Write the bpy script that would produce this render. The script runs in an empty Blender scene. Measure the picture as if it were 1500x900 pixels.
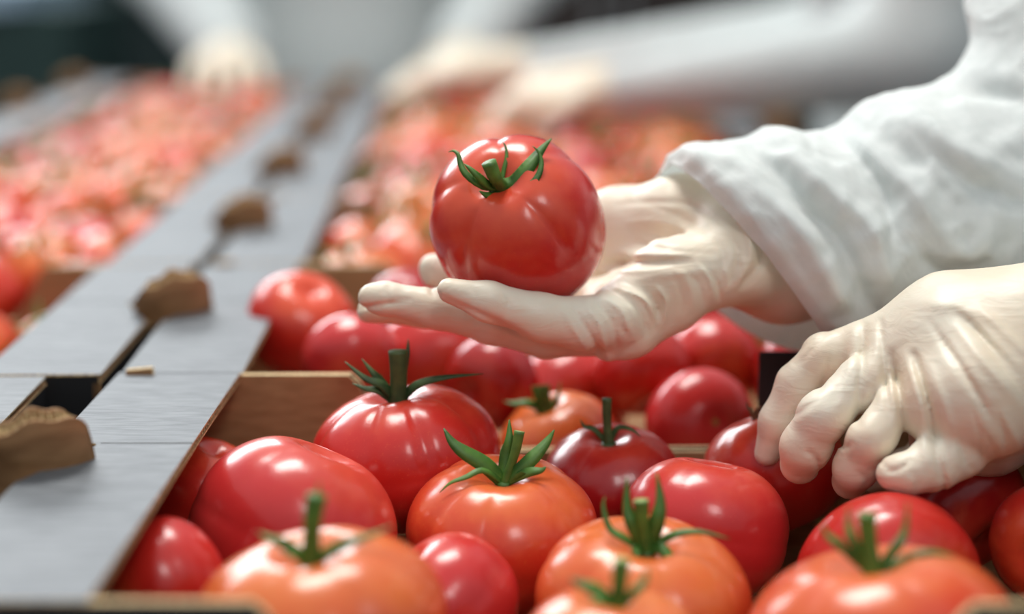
import bpy, bmesh, math, random
import numpy as np
from mathutils import Vector, Matrix, noise as mnoise
random.seed(7)
SC = bpy.context.scene
COL = SC.collection
# ------------------------------------------------------------------ camera
FPX = 2900.0                       # focal length in pixels of a 1500 px wide frame
ZR = 0.95                          # height of the tray rims above the floor
CH = 0.184                         # camera height above the rims
PITCH = math.atan(540 / FPX)
YAW = math.atan(70 / FPX * math.cos(PITCH))
_F = Vector((math.sin(YAW) * math.cos(PITCH), math.cos(YAW) * math.cos(PITCH), -math.sin(PITCH)))
_R = Vector((math.cos(YAW), -math.sin(YAW), 0))
_U = _R.cross(_F)
CAMP = Vector((0, 0, ZR + CH))
cam_d = bpy.data.cameras.new('camera')
cam = bpy.data.objects.new('camera', cam_d)
COL.objects.link(cam)
M = Matrix((_R, _U, -_F)).transposed().to_4x4()
M.translation = CAMP
cam.matrix_world = M
cam_d.sensor_width = 36
cam_d.lens = 36 * FPX / 1500
cam_d.clip_start = 0.05
cam_d.dof.use_dof = True
cam_d.dof.focus_distance = 0.765
cam_d.dof.aperture_fstop = 3.1
SC.camera = cam
# ------------------------------------------------------------------ world and lamps
W = bpy.data.worlds.new('world')
SC.world = W
W.use_nodes = True
wn = W.node_tree.nodes
wl = W.node_tree.links
bgn = wn['Background']
tc = wn.new('ShaderNodeTexCoord')
sx = wn.new('ShaderNodeSeparateXYZ')
rp = wn.new('ShaderNodeValToRGB')
rp.color_ramp.elements[0].position = 0.42
rp.color_ramp.elements[0].color = (0.07, 0.07, 0.075, 1)
rp.color_ramp.elements[1].position = 0.85
rp.color_ramp.elements[1].color = (0.80, 0.86, 0.90, 1)
mp = wn.new('ShaderNodeMath'); mp.operation = 'MULTIPLY_ADD'
mp.inputs[1].default_value = 0.5; mp.inputs[2].default_value = 0.5
wl.new(tc.outputs['Generated'], sx.inputs[0]); wl.new(sx.outputs[2], mp.inputs[0])
wl.new(mp.outputs[0], rp.inputs[0]); wl.new(rp.outputs[0], bgn.inputs[0])
bgn.inputs[1].default_value = 0.85


def area(name, loc, target, sx_, sy_, power, color):
    d = bpy.data.lights.new(name, 'AREA')
    d.shape = 'RECTANGLE'; d.size = sx_; d.size_y = sy_; d.energy = power; d.color = color
    o = bpy.data.objects.new(name, d)
    COL.objects.link(o)
    o.location = loc
    o.rotation_euler = (Vector(target) - Vector(loc)).to_track_quat('-Z', 'Y').to_euler()
    return o


area('ceiling_lamp_key', (-0.25, 1.55, 3.1), (0.0, 0.85, ZR), 1.0, 0.7, 56, (1.0, 0.97, 0.92))
area('unseen_daylight_back', (-1.3, 3.7, 2.35), (0.0, 0.9, ZR), 2.0, 1.0, 78, (0.93, 0.97, 1.0))  # unseen window daylight, set low to give the fruit rim highlights
area('ceiling_lamp_front', (0.5, -0.75, 2.6), (0.1, 0.9, ZR), 0.45, 0.6, 10, (1.0, 0.97, 0.94))
SC.view_settings.view_transform = 'Standard'
SC.view_settings.look = 'None'
SC.view_settings.gamma = 1
SC.view_settings.use_curve_mapping = False
SC.view_settings.exposure = -0.22


# ------------------------------------------------------------------ helpers
def P(x, y, d):
    """point of the photograph's pixel (x, y) at the world depth d (metres along +Y)"""
    D = _F + _R * ((x - 750) / FPX) + _U * ((450 - y) / FPX)
    return CAMP + D * (d / D.y)


def tag(o, label=None, cat=None, group=None, kind=None):
    if label: o['label'] = label
    if cat: o['category'] = cat
    if group: o['group'] = group
    if kind: o['kind'] = kind
    return o


def link(name, me, mat=None, parent=None, smooth=True):
    o = bpy.data.objects.new(name, me)
    COL.objects.link(o)
    if mat:
        for m in (mat if isinstance(mat, (list, tuple)) else [mat]):
            me.materials.append(m)
    if smooth:
        me.polygons.foreach_set('use_smooth', [True] * len(me.polygons))
    if parent: o.parent = parent
    return o


def empty(name, loc=(0, 0, 0), parent=None):
    o = bpy.data.objects.new(name, None)
    o.empty_display_size = 0.05
    COL.objects.link(o)
    o.location = loc
    if parent: o.parent = parent
    return o


def mesh(name, v, f, mi=None):
    me = bpy.data.meshes.new(name)
    me.from_pydata([tuple(a) for a in v], [], f)
    if mi: me.polygons.foreach_set('material_index', mi)
    me.update()
    return me


class MB:
    def __init__(s):
        s.v = []; s.f = []; s.m = []

    def box(s, a, b, mats=None):
        """box from corner a to b; mats: 6 material indices (-x +x -y +y -z +z)"""
        n = len(s.v)
        for z in (a[2], b[2]):
            for y in (a[1], b[1]):
                for x in (a[0], b[0]): s.v.append((x, y, z))
        q = [(0, 4, 6, 2), (1, 3, 7, 5), (0, 1, 5, 4), (2, 6, 7, 3), (0, 2, 3, 1), (4, 5, 7, 6)]
        for i, c in enumerate(q):
            s.f.append(tuple(n + k for k in c)); s.m.append(mats[i] if mats else 0)
        return s

    def prism(s, poly, axis, a, b, m_lo=0, m_hi=0, m_side=0):
        """extrude 2-D polygon along axis (0,1,2) from a to b"""
        n = len(s.v); k = len(poly)
        for t in (a, b):
            for (p, q) in poly:
                s.v.append({0: (t, p, q), 1: (p, t, q), 2: (p, q, t)}[axis])
        s.f.append(tuple(range(n, n + k))); s.m.append(m_lo)
        s.f.append(tuple(range(n + 2 * k - 1, n + k - 1, -1))); s.m.append(m_hi)
        for i in range(k):
            j = (i + 1) % k
            s.f.append((n + i, n + j, n + k + j, n + k + i)); s.m.append(m_side)
        return s

    def build(s, name, mats, parent=None, smooth=False):
        me = mesh(name, s.v, s.f, s.m)
        bm = bmesh.new(); bm.from_mesh(me)
        bmesh.ops.recalc_face_normals(bm, faces=bm.faces)
        bm.to_mesh(me); bm.free()
        return link(name, me, mats, parent, smooth)


def catmull(pts, n):
    pts = [Vector(p) for p in pts]
    if len(pts) == 2: pts = [pts[0], (pts[0] + pts[1]) / 2, pts[1]]
    P_ = [2 * pts[0] - pts[1]] + pts + [2 * pts[-1] - pts[-2]]
    out = []
    for i in range(n):
        t = i / (n - 1) * (len(pts) - 1)
        k = min(int(t), len(pts) - 2); u = t - k
        a, b, c, d = P_[k:k + 4]
        out.append(0.5 * ((2 * b) + (c - a) * u + (2 * a - 5 * b + 4 * c - d) * u * u + (3 * b - a - 3 * c + d) * u ** 3))
    return out


def tube(pts, rad, seg=8, n=None, capmat=None):
    """closed tube mesh data along a smooth curve; rad: list of radii"""
    n = n or 3 * len(pts)
    c = catmull(pts, n)
    v = []; f = []; mi = []
    up = Vector((0.3, 0.2, 0.93))
    for i, p in enumerate(c):
        t = (c[min(i + 1, n - 1)] - c[max(i - 1, 0)]).normalized()
        a = t.cross(up)
        if a.length < 1e-4: a = t.cross(Vector((1, 0, 0)))
        a.normalize(); b = t.cross(a)
        s = i / (n - 1) * (len(rad) - 1); k = min(int(s), len(rad) - 2); r = rad[k] + (rad[k + 1] - rad[k]) * (s - k)
        for j in range(seg):
            g = 2 * math.pi * j / seg
            v.append(p + a * (math.cos(g) * r) + b * (math.sin(g) * r))
    for i in range(n - 1):
        for j in range(seg):
            k = (j + 1) % seg
            f.append((i * seg + j, i * seg + k, (i + 1) * seg + k, (i + 1) * seg + j)); mi.append(0)
    f.append(tuple(range(seg - 1, -1, -1))); mi.append(0)
    f.append(tuple(range((n - 1) * seg, n * seg))); mi.append(1 if capmat else 0)
    return v, f, mi


# ------------------------------------------------------------------ materials
def mat(name, color, rough=0.5, **kw):
    m = bpy.data.materials.new(name)
    m.use_nodes = True
    b = m.node_tree.nodes['Principled BSDF']
    b.inputs['Base Color'].default_value = (*color, 1)
    b.inputs['Roughness'].default_value = rough
    for k, v in kw.items():
        b.inputs[k.replace('_', ' ')].default_value = v
    return m


def N(m, t, **inp):
    n = m.node_tree.nodes.new(t)
    for k, v in inp.items():
        k = k.replace('_', ' ')
        if k in n.inputs: n.inputs[k].default_value = v
    return n


def L(m, a, b): m.node_tree.links.new(a, b)


def coords(m, scale, kind='Object'):
    t = N(m, 'ShaderNodeTexCoord'); mp_ = N(m, 'ShaderNodeMapping')
    mp_.inputs['Scale'].default_value = scale
    L(m, t.outputs[kind], mp_.inputs[0])
    return mp_.outputs[0]


def add_noise(m, c1, c2, scale=(1, 1, 1), nscale=20, detail=4, lo=0.35, hi=0.65, bump=0.0, bdist=0.001, kind='Object'):
    b = m.node_tree.nodes['Principled BSDF']
    v = coords(m, scale, kind)
    n = N(m, 'ShaderNodeTexNoise', Scale=nscale, Detail=detail)
    L(m, v, n.inputs['Vector'])
    r = N(m, 'ShaderNodeValToRGB')
    r.color_ramp.elements[0].position = lo; r.color_ramp.elements[1].position = hi
    r.color_ramp.elements[0].color = (*c1, 1); r.color_ramp.elements[1].color = (*c2, 1)
    L(m, n.outputs['Fac'], r.inputs[0]); L(m, r.outputs[0], b.inputs['Base Color'])
    if bump:
        bp = N(m, 'ShaderNodeBump', Strength=bump, Distance=bdist)
        L(m, n.outputs['Fac'], bp.inputs['Height']); L(m, bp.outputs[0], b.inputs['Normal'])
    return m


def tomato_mat(name, body, shoulder, sh_lo=0.35, sh_hi=0.95):
    m = mat(name, body, 0.26)
    b = m.node_tree.nodes['Principled BSDF']
    b.inputs['Specular IOR Level'].default_value = 0.45
    b.inputs['Coat Weight'].default_value = 0.25
    b.inputs['Coat Roughness'].default_value = 0.16
    b.inputs['Subsurface Weight'].default_value = 0.12
    b.inputs['Subsurface Radius'].default_value = (0.012, 0.003, 0.002)
    b.inputs['Subsurface Scale'].default_value = 1.0
    t = N(m, 'ShaderNodeTexCoord'); s = N(m, 'ShaderNodeSeparateXYZ')
    L(m, t.outputs['Object'], s.inputs[0])
    oi = N(m, 'ShaderNodeObjectInfo')
    va = N(m, 'ShaderNodeVectorMath'); va.operation = 'ADD'
    L(m, t.outputs['Object'], va.inputs[0]); L(m, oi.outputs['Random'], va.inputs[1])
    n = N(m, 'ShaderNodeTexNoise', Scale=1.6, Detail=3, Roughness=0.6)
    L(m, va.outputs[0], n.inputs['Vector'])
    a = N(m, 'ShaderNodeMath'); a.operation = 'MULTIPLY_ADD'
    a.inputs[1].default_value = 0.9; a.inputs[2].default_value = -0.45
    L(m, n.outputs['Fac'], a.inputs[0])
    a2 = N(m, 'ShaderNodeMath'); a2.operation = 'ADD'
    L(m, s.outputs[2], a2.inputs[0]); L(m, a.outputs[0], a2.inputs[1])
    r = N(m, 'ShaderNodeMapRange')
    r.inputs['From Min'].default_value = sh_lo; r.inputs['From Max'].default_value = sh_hi
    r.interpolation_type = 'SMOOTHSTEP'
    L(m, a2.outputs[0], r.inputs['Value'])
    mx = N(m, 'ShaderNodeMix'); mx.data_type = 'RGBA'
    mx.inputs['A'].default_value = (*body, 1); mx.inputs['B'].default_value = (*shoulder, 1)
    L(m, r.outputs[0], mx.inputs['Factor'])
    # fine pale lenticels
    vo = N(m, 'ShaderNodeTexNoise', Scale=34, Detail=2)
    L(m, va.outputs[0], vo.inputs['Vector'])
    r2 = N(m, 'ShaderNodeMapRange')
    r2.inputs['From Min'].default_value = 0.62; r2.inputs['From Max'].default_value = 0.75
    r2.inputs['To Max'].default_value = 0.22
    L(m, vo.outputs['Fac'], r2.inputs['Value'])
    mx2 = N(m, 'ShaderNodeMix'); mx2.data_type = 'RGBA'
    mx2.inputs['B'].default_value = (min(1, shoulder[0] * 1.05), shoulder[1] * 1.3, shoulder[2] * 1.1, 1)
    L(m, mx.outputs['Result'], mx2.inputs['A']); L(m, r2.outputs[0], mx2.inputs['Factor'])
    # brown corky blossom scar at the bottom pole
    sc = N(m, 'ShaderNodeVectorMath'); sc.operation = 'DISTANCE'
    sc.inputs[1].default_value = (0, 0, -0.74)
    L(m, t.outputs['Object'], sc.inputs[0])
    r3 = N(m, 'ShaderNodeMapRange')
    r3.inputs['From Min'].default_value = 0.10; r3.inputs['From Max'].default_value = 0.04
    L(m, sc.outputs['Value'], r3.inputs['Value'])
    mx3 = N(m, 'ShaderNodeMix'); mx3.data_type = 'RGBA'
    mx3.inputs['B'].default_value = (0.35, 0.22, 0.07, 1)
    L(m, mx2.outputs['Result'], mx3.inputs['A']); L(m, r3.outputs[0], mx3.inputs['Factor'])
    L(m, mx3.outputs['Result'], b.inputs['Base Color'])
    bp = N(m, 'ShaderNodeBump', Strength=0.12, Distance=0.001)
    n2 = N(m, 'ShaderNodeTexNoise', Scale=7, Detail=2)
    L(m, va.outputs[0], n2.inputs['Vector'])
    L(m, n2.outputs['Fac'], bp.inputs['Height']); L(m, bp.outputs[0], b.inputs['Normal'])
    return m


TM = {
    'red': tomato_mat('tomato_red', (0.56, 0.022, 0.016), (0.72, 0.085, 0.03)),
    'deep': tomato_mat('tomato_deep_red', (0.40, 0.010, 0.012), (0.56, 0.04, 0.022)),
    'pink': tomato_mat('tomato_pink_red', (0.58, 0.030, 0.030), (0.66, 0.07, 0.04)),
    'orange': tomato_mat('tomato_orange', (0.66, 0.060, 0.018), (0.76, 0.19, 0.045), 0.0, 0.9),
    'blush': tomato_mat('tomato_orange_red', (0.62, 0.04, 0.018), (0.78, 0.16, 0.04), 0.15, 0.9),
}
calyx_m = mat('calyx_green', (0.10, 0.22, 0.035), 0.5)
add_noise(calyx_m, (0.035, 0.11, 0.014), (0.11, 0.25, 0.035), nscale=3.5)
calyx_dark = mat('calyx_dark_green', (0.035, 0.08, 0.02), 0.55)
add_noise(calyx_dark, (0.02, 0.05, 0.014), (0.07, 0.12, 0.035), nscale=4)
calyx_dry = mat('calyx_dried', (0.16, 0.07, 0.03), 0.7)
cut_m = mat('stem_cut', (0.35, 0.45, 0.16), 0.6)

grey_m = mat('sheen_grey_liner', (0.3, 0.32, 0.34), 0.6)  # flange print is black; its light sheen is put into this grey
add_noise(grey_m, (0.09, 0.10, 0.112), (0.19, 0.205, 0.22), (9, 60, 9), 9, 6, 0.3, 0.7, 0.5, 0.0006)
brown_m = mat('kraft_board', (0.42, 0.23, 0.10), 0.75)
add_noise(brown_m, (0.29, 0.145, 0.06), (0.42, 0.23, 0.105), (6, 6, 26), 12, 5, 0.3, 0.7, 0.15, 0.0005)
edge_m = mat('cut_board_edge', (0.55, 0.38, 0.17), 0.85)
add_noise(edge_m, (0.34, 0.21, 0.09), (0.74, 0.56, 0.30), (120, 120, 40), 6, 2, 0.35, 0.6)
black_m = mat('printed_black_liner', (0.012, 0.012, 0.014), 0.5)
amber_m = mat('amber_print', (0.55, 0.27, 0.05), 0.6)

# nitrile / latex glove
glove_m = mat('latex_glove', (0.80, 0.72, 0.58), 0.44)
gb = glove_m.node_tree.nodes['Principled BSDF']
gb.inputs['Subsurface Weight'].default_value = 0.12
gb.inputs['Subsurface Radius'].default_value = (0.006, 0.003, 0.002)
gb.inputs['Subsurface Scale'].default_value = 1.0
add_noise(glove_m, (0.76, 0.65, 0.50), (0.82, 0.77, 0.64), nscale=28, detail=3)
_v = coords(glove_m, (55, 90, 170))
_n = N(glove_m, 'ShaderNodeTexNoise', Scale=1.0, Detail=3, Distortion=1.2)
L(glove_m, _v, _n.inputs['Vector'])
_b = N(glove_m, 'ShaderNodeBump', Strength=0.35, Distance=0.0012)
L(glove_m, _n.outputs['Fac'], _b.inputs['Height']); L(glove_m, _b.outputs[0], gb.inputs['Normal'])


def cloth(name, c1, c2, transl=0.35):
    m = mat(name, c1, 0.85)
    b = m.node_tree.nodes['Principled BSDF']
    b.inputs['Specular IOR Level'].default_value = 0.2
    add_noise(m, c1, c2, nscale=160, detail=5, bump=0.25, bdist=0.0006)
    tr = N(m, 'ShaderNodeBsdfTranslucent'); tr.inputs[0].default_value = (*c2, 1)
    ms = N(m, 'ShaderNodeMixShader'); ms.inputs[0].default_value = transl
    out = m.node_tree.nodes['Material Output']
    L(m, b.outputs[0], ms.inputs[1]); L(m, tr.outputs[0], ms.inputs[2]); L(m, ms.outputs[0], out.inputs[0])
    return m


gown_m = cloth('nonwoven_gown', (0.84, 0.88, 0.87), (0.92, 0.95, 0.94), .42)
gown_far_m = cloth('worker_gown', (0.62, 0.68, 0.68), (0.72, 0.77, 0.77), 0.15)
skin_m = mat('skin', (0.62, 0.37, 0.27), 0.5)
mask_m = mat('mask', (0.75, 0.82, 0.85), 0.8)
trouser_m = mat('trousers', (0.03, 0.035, 0.06), 0.8)
shoe_m = mat('shoe_rubber', (0.04, 0.04, 0.045), 0.6)
eye_m = mat('eye', (0.02, 0.015, 0.012), 0.2)

# ------------------------------------------------------------------ the hall
floor = MB().box((-9, -3, -0.05), (9, 7, 0)).build('floor', add_noise(mat('concrete', (0.2, 0.2, 0.2), 0.6), (0.16, 0.17, 0.17), (0.24, 0.24, 0.24), nscale=3))
tag(floor, kind='structure')
wall = MB().box((-9, 7, 0), (9, 7.1, 3.4)).build('wall_back', add_noise(mat('dark_wall', (0.02, 0.04, 0.04), 0.7), (0.012, 0.03, 0.028), (0.03, 0.05, 0.05), nscale=2))
tag(wall, kind='structure')

# ------------------------------------------------------------------ packing table
ZF = ZR - 0.08                      # trays stand at this height
steel = mat('brushed_steel', (0.35, 0.36, 0.37), 0.4, Metallic=0.9)
tb = empty('packing_table', (0, 0, 0))
tag(tb, 'long steel packing table under the rows of tomato trays', 'table')
MB().box((-0.56, 0.42, ZF - 0.03), (0.34, 2.68, ZF)).build('table_top', steel, tb)
for x in (-0.53, 0.29):
    for y in (0.46, 1.5, 2.6):
        MB().box((x, y, 0), (x + 0.04, y + 0.04, ZF - 0.03)).build('leg', steel, tb)
for x in (-0.525, 0.295):
    MB().box((x, 0.48, 0.25), (x + 0.03, 2.62, 0.29)).build('stretcher', steel, tb)

# ------------------------------------------------------------------ cardboard trays
TD, TH, TT = 0.2935, 0.08, 0.0036    # depth, height, board thickness
PITCHY = 0.2965
Y0 = 0.5365
FW = 0.052                            # width of the folded-over side flange


def end_wall(w, yin, yout, name, parent, label=False):
    """wall across the tray with high corners and a low middle; brown inside, black outside"""
    h = w / 2 - 0.001
    l1, l2 = (-h + .106, h - .155) if w > .36 else (-h + .09, h - .09)
    s = 0.004
    top, low = TH - 0.0005, TH - 0.034
    poly = [(-h, 0.002), (h, 0.002), (h, top), (l2 + s * 2, top), (l2 + s, top - s), (l2 - s * 2, low + s), (l2 - s * 3, low),
            (l1 + s * 3, low), (l1 + s * 2, low + s), (l1 - s, top - s), (l1 - s * 2, top), (-h, top)]
    lo, hi = min(yin, yout), max(yin, yout)
    mlo, mhi = (1, 0) if yout < yin else (0, 1)
    return MB().prism(poly, 1, lo, hi, mlo, mhi, 2).build(name, [brown_m, black_m, edge_m], parent)


def curved_tab(parent, cx, cy, z0, side, seedv):
    """stacking tab: curled strip of corrugated board leaning to the front, with an open fluted top edge"""
    n = 22
    path = []
    for i in range(n):
        t = i / (n - 1)
        a = math.radians(190 + 150 * t)
        path.append(Vector((cx + side * (0.0165 * math.cos(a)), cy + 0.014 + 0.018 * math.sin(a) + 0.010 * t, 0)))

    def strip(off, wav, th, matl, nm, par, dz=0.0):
        v = []; f = []
        m = n * (6 if wav else 1)
        cp = catmull(path, m)
        for i, p in enumerate(cp):
            t = (cp[min(i + 1, m - 1)] - cp[max(i - 1, 0)]).normalized()
            nn = Vector((-t.y, t.x, 0))
            u = i / (m - 1)
            top = 0.020 + 0.014 * math.sin(min(1.0, u * 1.35) * math.pi / 2) - 0.006 * max(0, u - .8) / .2 + 0.0012 * math.sin(u * 19 + seedv)
            o = off + (math.sin(i * 2 * math.pi / 8) * wav if wav else 0)
            for k in range(5):
                q = k / 4
                lean = -0.013 * q * q
                sl = math.atan(2 * 0.013 * q / top)
                c_ = p + Vector((0, lean, z0 + top * q + (dz if k == 4 else 0)))
                nl = (nn * math.cos(sl) + Vector((0, 0, nn.y * math.sin(sl)))).normalized()
                v.append(c_ + nl * (o + th)); v.append(c_ + nl * (o - th))
        for i in range(m - 1):
            a, b = i * 10, (i + 1) * 10
            for k in range(4):
                f.append((a + 2 * k, b + 2 * k, b + 2 * k + 2, a + 2 * k + 2))
                f.append((a + 2 * k + 1, a + 2 * k + 3, b + 2 * k + 3, b + 2 * k + 1))
            f.append((a + 8, b + 8, b + 9, a + 9))
        for e in (0, (m - 1) * 10):
            for k in range(4): f.append((e + 2 * k, e + 2 * k + 2, e + 2 * k + 3, e + 2 * k + 1))
        return link(nm, mesh(nm, v, f), matl, par)
    t = strip(0.0030, 0, 0.0004, brown_m, 'stacking_tab', parent)
    strip(-0.0030, 0, 0.0004, brown_m, 'board_liner', t)
    strip(0, 0.0023, 0.0004, edge_m, 'fluted_core', t, -0.0004)
    return t


def build_tray(w):
    r = empty('cardboard_tray')
    h = w / 2
    MB().box((-h + TT, TT, 0.0), (h - TT, TD - TT, 0.003)).build('base_panel', brown_m, r)
    for s in (-1, 1):
        x0, x1 = (-h, -h + TT) if s < 0 else (h - TT, h)
        m6 = [1, 0, 0, 0, 0, 2] if s < 0 else [0, 1, 0, 0, 0, 2]
        MB().box((x0, 0, 0), (x1, TD, TH - TT - 0.0002), m6).build('side_wall', [brown_m, black_m, edge_m], r)
        # flange: top liner / flutes / bottom liner, notched beside the stacking tab
        def out(z0, z1, nm, mats, par, shrink=0.0):
            yc = TD / 2
            pl = [(0, 0.0005), (FW - shrink, 0.0005), (FW - shrink, TD - 0.0005), (0, TD - 0.0005), (0, yc + 0.030), (0.016, yc + 0.027), (0.017, yc + 0.024), (0, yc - 0.026)]
            pl = [((-h + a) if s < 0 else (h - a), b) for a, b in pl]
            return MB().prism(pl, 2, z0, z1, 1, 0, 2).build(nm, mats, par)
        fl = out(TH - 0.0007, TH, 'folded_flange', [grey_m, brown_m, edge_m], r)
        out(TH - TT, TH - TT + 0.0006, 'bottom_liner', [brown_m, brown_m, edge_m], fl)
        n = 420; v = []; f = []
        for i in range(n + 1):
            y = 0.001 + (TD - 0.002) * i / n
            z = TH - TT / 2 - 0.0001 + 0.0012 * math.sin(i * 2 * math.pi / 7)
            for x in (0.019, FW - 0.0006):
                xx = (-h + x) if s < 0 else (h - x)
                v.append((xx, y, z)); v.append((xx, y, z - 0.0004))
        for i in range(n):
            a, b = 4 * i, 4 * i + 4
            f += [(a, b, b + 2, a + 2), (a + 1, a + 3, b + 3, b + 1), (a + 2, b + 2, b + 3, a + 3), (a, a + 1, b + 1, b)]
        link('fluted_core', mesh('fluted_core', v, f), edge_m, fl)
        # narrow crease line across the flange: scored into the printed liner
        for yy in (TD / 2 + 0.0275,):
            xa, xb = (-h + 0.018, -h + FW) if s < 0 else (h - FW, h - 0.018)
            MB().box((xa, yy - 0.0005, TH), (xb, yy + 0.0005, TH + 0.0002)).build('score_line', black_m, fl)
    end_wall(w, TT, 0.0, 'end_wall', r)
    end_wall(w, TD - TT, TD, 'end_wall', r)
    curved_tab(r, -h + 0.002, TD / 2 - 0.008, TH - 0.012, 1, 3)
    if w > 0.36: curved_tab(r, h - 0.006, TD / 2 - 0.008, TH - 0.012, -1, 8)
    # glued hand-hole lip seen at the tray corners on the seam
    MB().prism([(-h + 0.002, TH - 0.012), (-h + 0.017, TH - 0.012), (-h + 0.015, TH + 0.003), (-h + 0.004, TH + 0.002)], 1, TD - 0.006, TD - 0.0022, 0, 0, 1).build('corner_tab', [brown_m, edge_m], r)
    return r


def copy_tree(o, parent=None):
    c = o.copy(); COL.objects.link(c); c.parent = parent
    for ch in list(o.children): copy_tree(ch, c)
    return c


RW, LW = 0.450, 0.330
RXC = -0.147 + RW / 2
LXC = -0.1555 - LW / 2
protoR, protoL = build_tray(RW), build_tray(LW)
ORD = ['nearest', 'second', 'third', 'fourth', 'fifth', 'sixth', 'seventh']
NROW = 7
for nm, pr, xc, side in (('right', protoR, RXC, 'right-hand'), ('left', protoL, LXC, 'left-hand')):
    for i in range(NROW):
        o = pr if i == 0 else copy_tree(pr)
        o.location = (xc + (0.0012 * (-1) ** i), Y0 + i * PITCHY, ZF + 0.0002)
        o.scale = (1, 1, 1); o.rotation_euler = (0, 0, 0)
        if i == 0 and nm == 'right':
            o.location.x -= .0135; o.rotation_euler.z = -math.radians(1.9)
        if i == 0 and nm == 'left': o.location.x -= .025
        if i == 0: o.scale.y = 1.022; o.location.y -= .0062
        note = {0: ', in front at the frame edge', 6: ', at the far end by the worker'}.get(i, '')
        tag(o, 'grey-flanged cardboard tomato tray, %s of the %s row%s' % (ORD[i], side, note), 'tray', 'trays in the %s row' % side)
# small black card standing up behind the index finger
pc = P(1140, 560, 0.8265)
card = empty('label_card', (pc.x, .8265, ZR - .05))
tag(card, 'small black card with amber print standing at the tray wall beside the index finger', 'card')
MB().box((-.0085, 0, 0), (.020, .0010, .060)).build('card_board', black_m, card)
for q in range(3): MB().box((-.0006, -.0003, .046 - q * .006), (.0030, 0, .0485 - q * .006)).build('print_mark', amber_m, card)

# ------------------------------------------------------------------ tomatoes


def tomato_mesh(seed, nu=44, nv=30, ob=0.80, amp=0.07, lobes=6):
    rnd = random.Random(seed)
    ph = rnd.random() * 6.28
    jit = [rnd.uniform(-0.35, 0.35) for _ in range(4)]
    el = rnd.uniform(-0.035, 0.035); e0 = rnd.random() * 6.28
    v = [Vector((0, 0, 0))] * 0
    f = []
    def pt(th, fi):
        st, ct = math.sin(th), math.cos(th)
        r = 1 + el * math.cos(2 * (fi - e0))
        rho = st
        g = fi * lobes / 2 + ph + jit[0] * math.sin(fi) + jit[1] * math.sin(2 * fi + 1) + jit[2] * math.cos(3 * fi)
        crease = (1 - abs(math.sin(g))) ** 2.2
        k = max(0.0, ct + 0.15) ** 0.8 * min(1, rho * 2.2)
        r -= amp * crease * k
        r -= 0.018 * crease * max(0.0, -ct) * min(1, rho * 2)
        sup = 1.0 + 0.05 * (st * abs(ct)) * 2
        x = r * sup * st * math.cos(fi); y = r * sup * st * math.sin(fi)
        z = ob * ct * sup
        z -= 0.17 * math.exp(-(rho / 0.25) ** 2) * (1 if ct > 0 else 0)
        z += 0.045 * math.exp(-(rho / 0.18) ** 2) * (1 if ct < 0 else 0)
        z += 0.02 * math.cos(fi + e0) * st
        return Vector((x, y, z))
    v.append(pt(0.0001, 0))
    for i in range(1, nv):
        for j in range(nu): v.append(pt(math.pi * i / nv, 2 * math.pi * j / nu))
    v.append(pt(math.pi - 0.0001, 0))
    for j in range(nu): f.append((0, 1 + j, 1 + (j + 1) % nu))
    for i in range(nv - 2):
        for j in range(nu):
            a = 1 + i * nu; b = a + nu; k = (j + 1) % nu
            f.append((a + j, b + j, b + k, a + k))
    a = 1 + (nv - 2) * nu; e = len(v) - 1
    for j in range(nu): f.append((a + j, e, a + (j + 1) % nu))
    me = mesh('tomato', v, f)
    me.polygons.foreach_set('use_smooth', [True] * len(f))
    return me


def leaf(pts, width, nrm, n=16, thick=None, fold=0.25):
    """tapering pointed sepal along a curve, closed diamond section"""
    thick = thick or width * 0.16
    c = catmull(pts, n)
    v = []; f = []
    for i, p in enumerate(c):
        t = i / (n - 1)
        tg = (c[min(i + 1, n - 1)] - c[max(i - 1, 0)]).normalized()
        s = tg.cross(nrm)
        if s.length < 1e-5: s = tg.cross(Vector((1, 0, 0)))
        s.normalize(); u = s.cross(tg).normalized()
        w = width * 0.5 * (0.55 + 0.45 * math.sin(min(1, t * 2.2) * math.pi / 2)) * (1 - t ** 1.5) + width * 0.035
        th = thick * (1 - 0.6 * t)
        v += [p - s * w + u * (w * fold), p + u * th * 0.2, p + s * w + u * (w * fold), p - u * th]
    for i in range(n - 1):
        a, b = 4 * i, 4 * i + 4
        for k in range(4): f.append((a + k, a + (k + 1) % 4, b + (k + 1) % 4, b + k))
    f.append((3, 2, 1, 0)); e = 4 * (n - 1); f.append((e, e + 1, e + 2, e + 3))
    return mesh('sepal', v, f)


PM = [[tomato_mesh(11 + i, 40, 26, 0.80 + 0.02 * (i % 3), 0.05 + 0.015 * (i % 3), 5 + i % 3)] for i in range(5)]
TOMS = []


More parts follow.
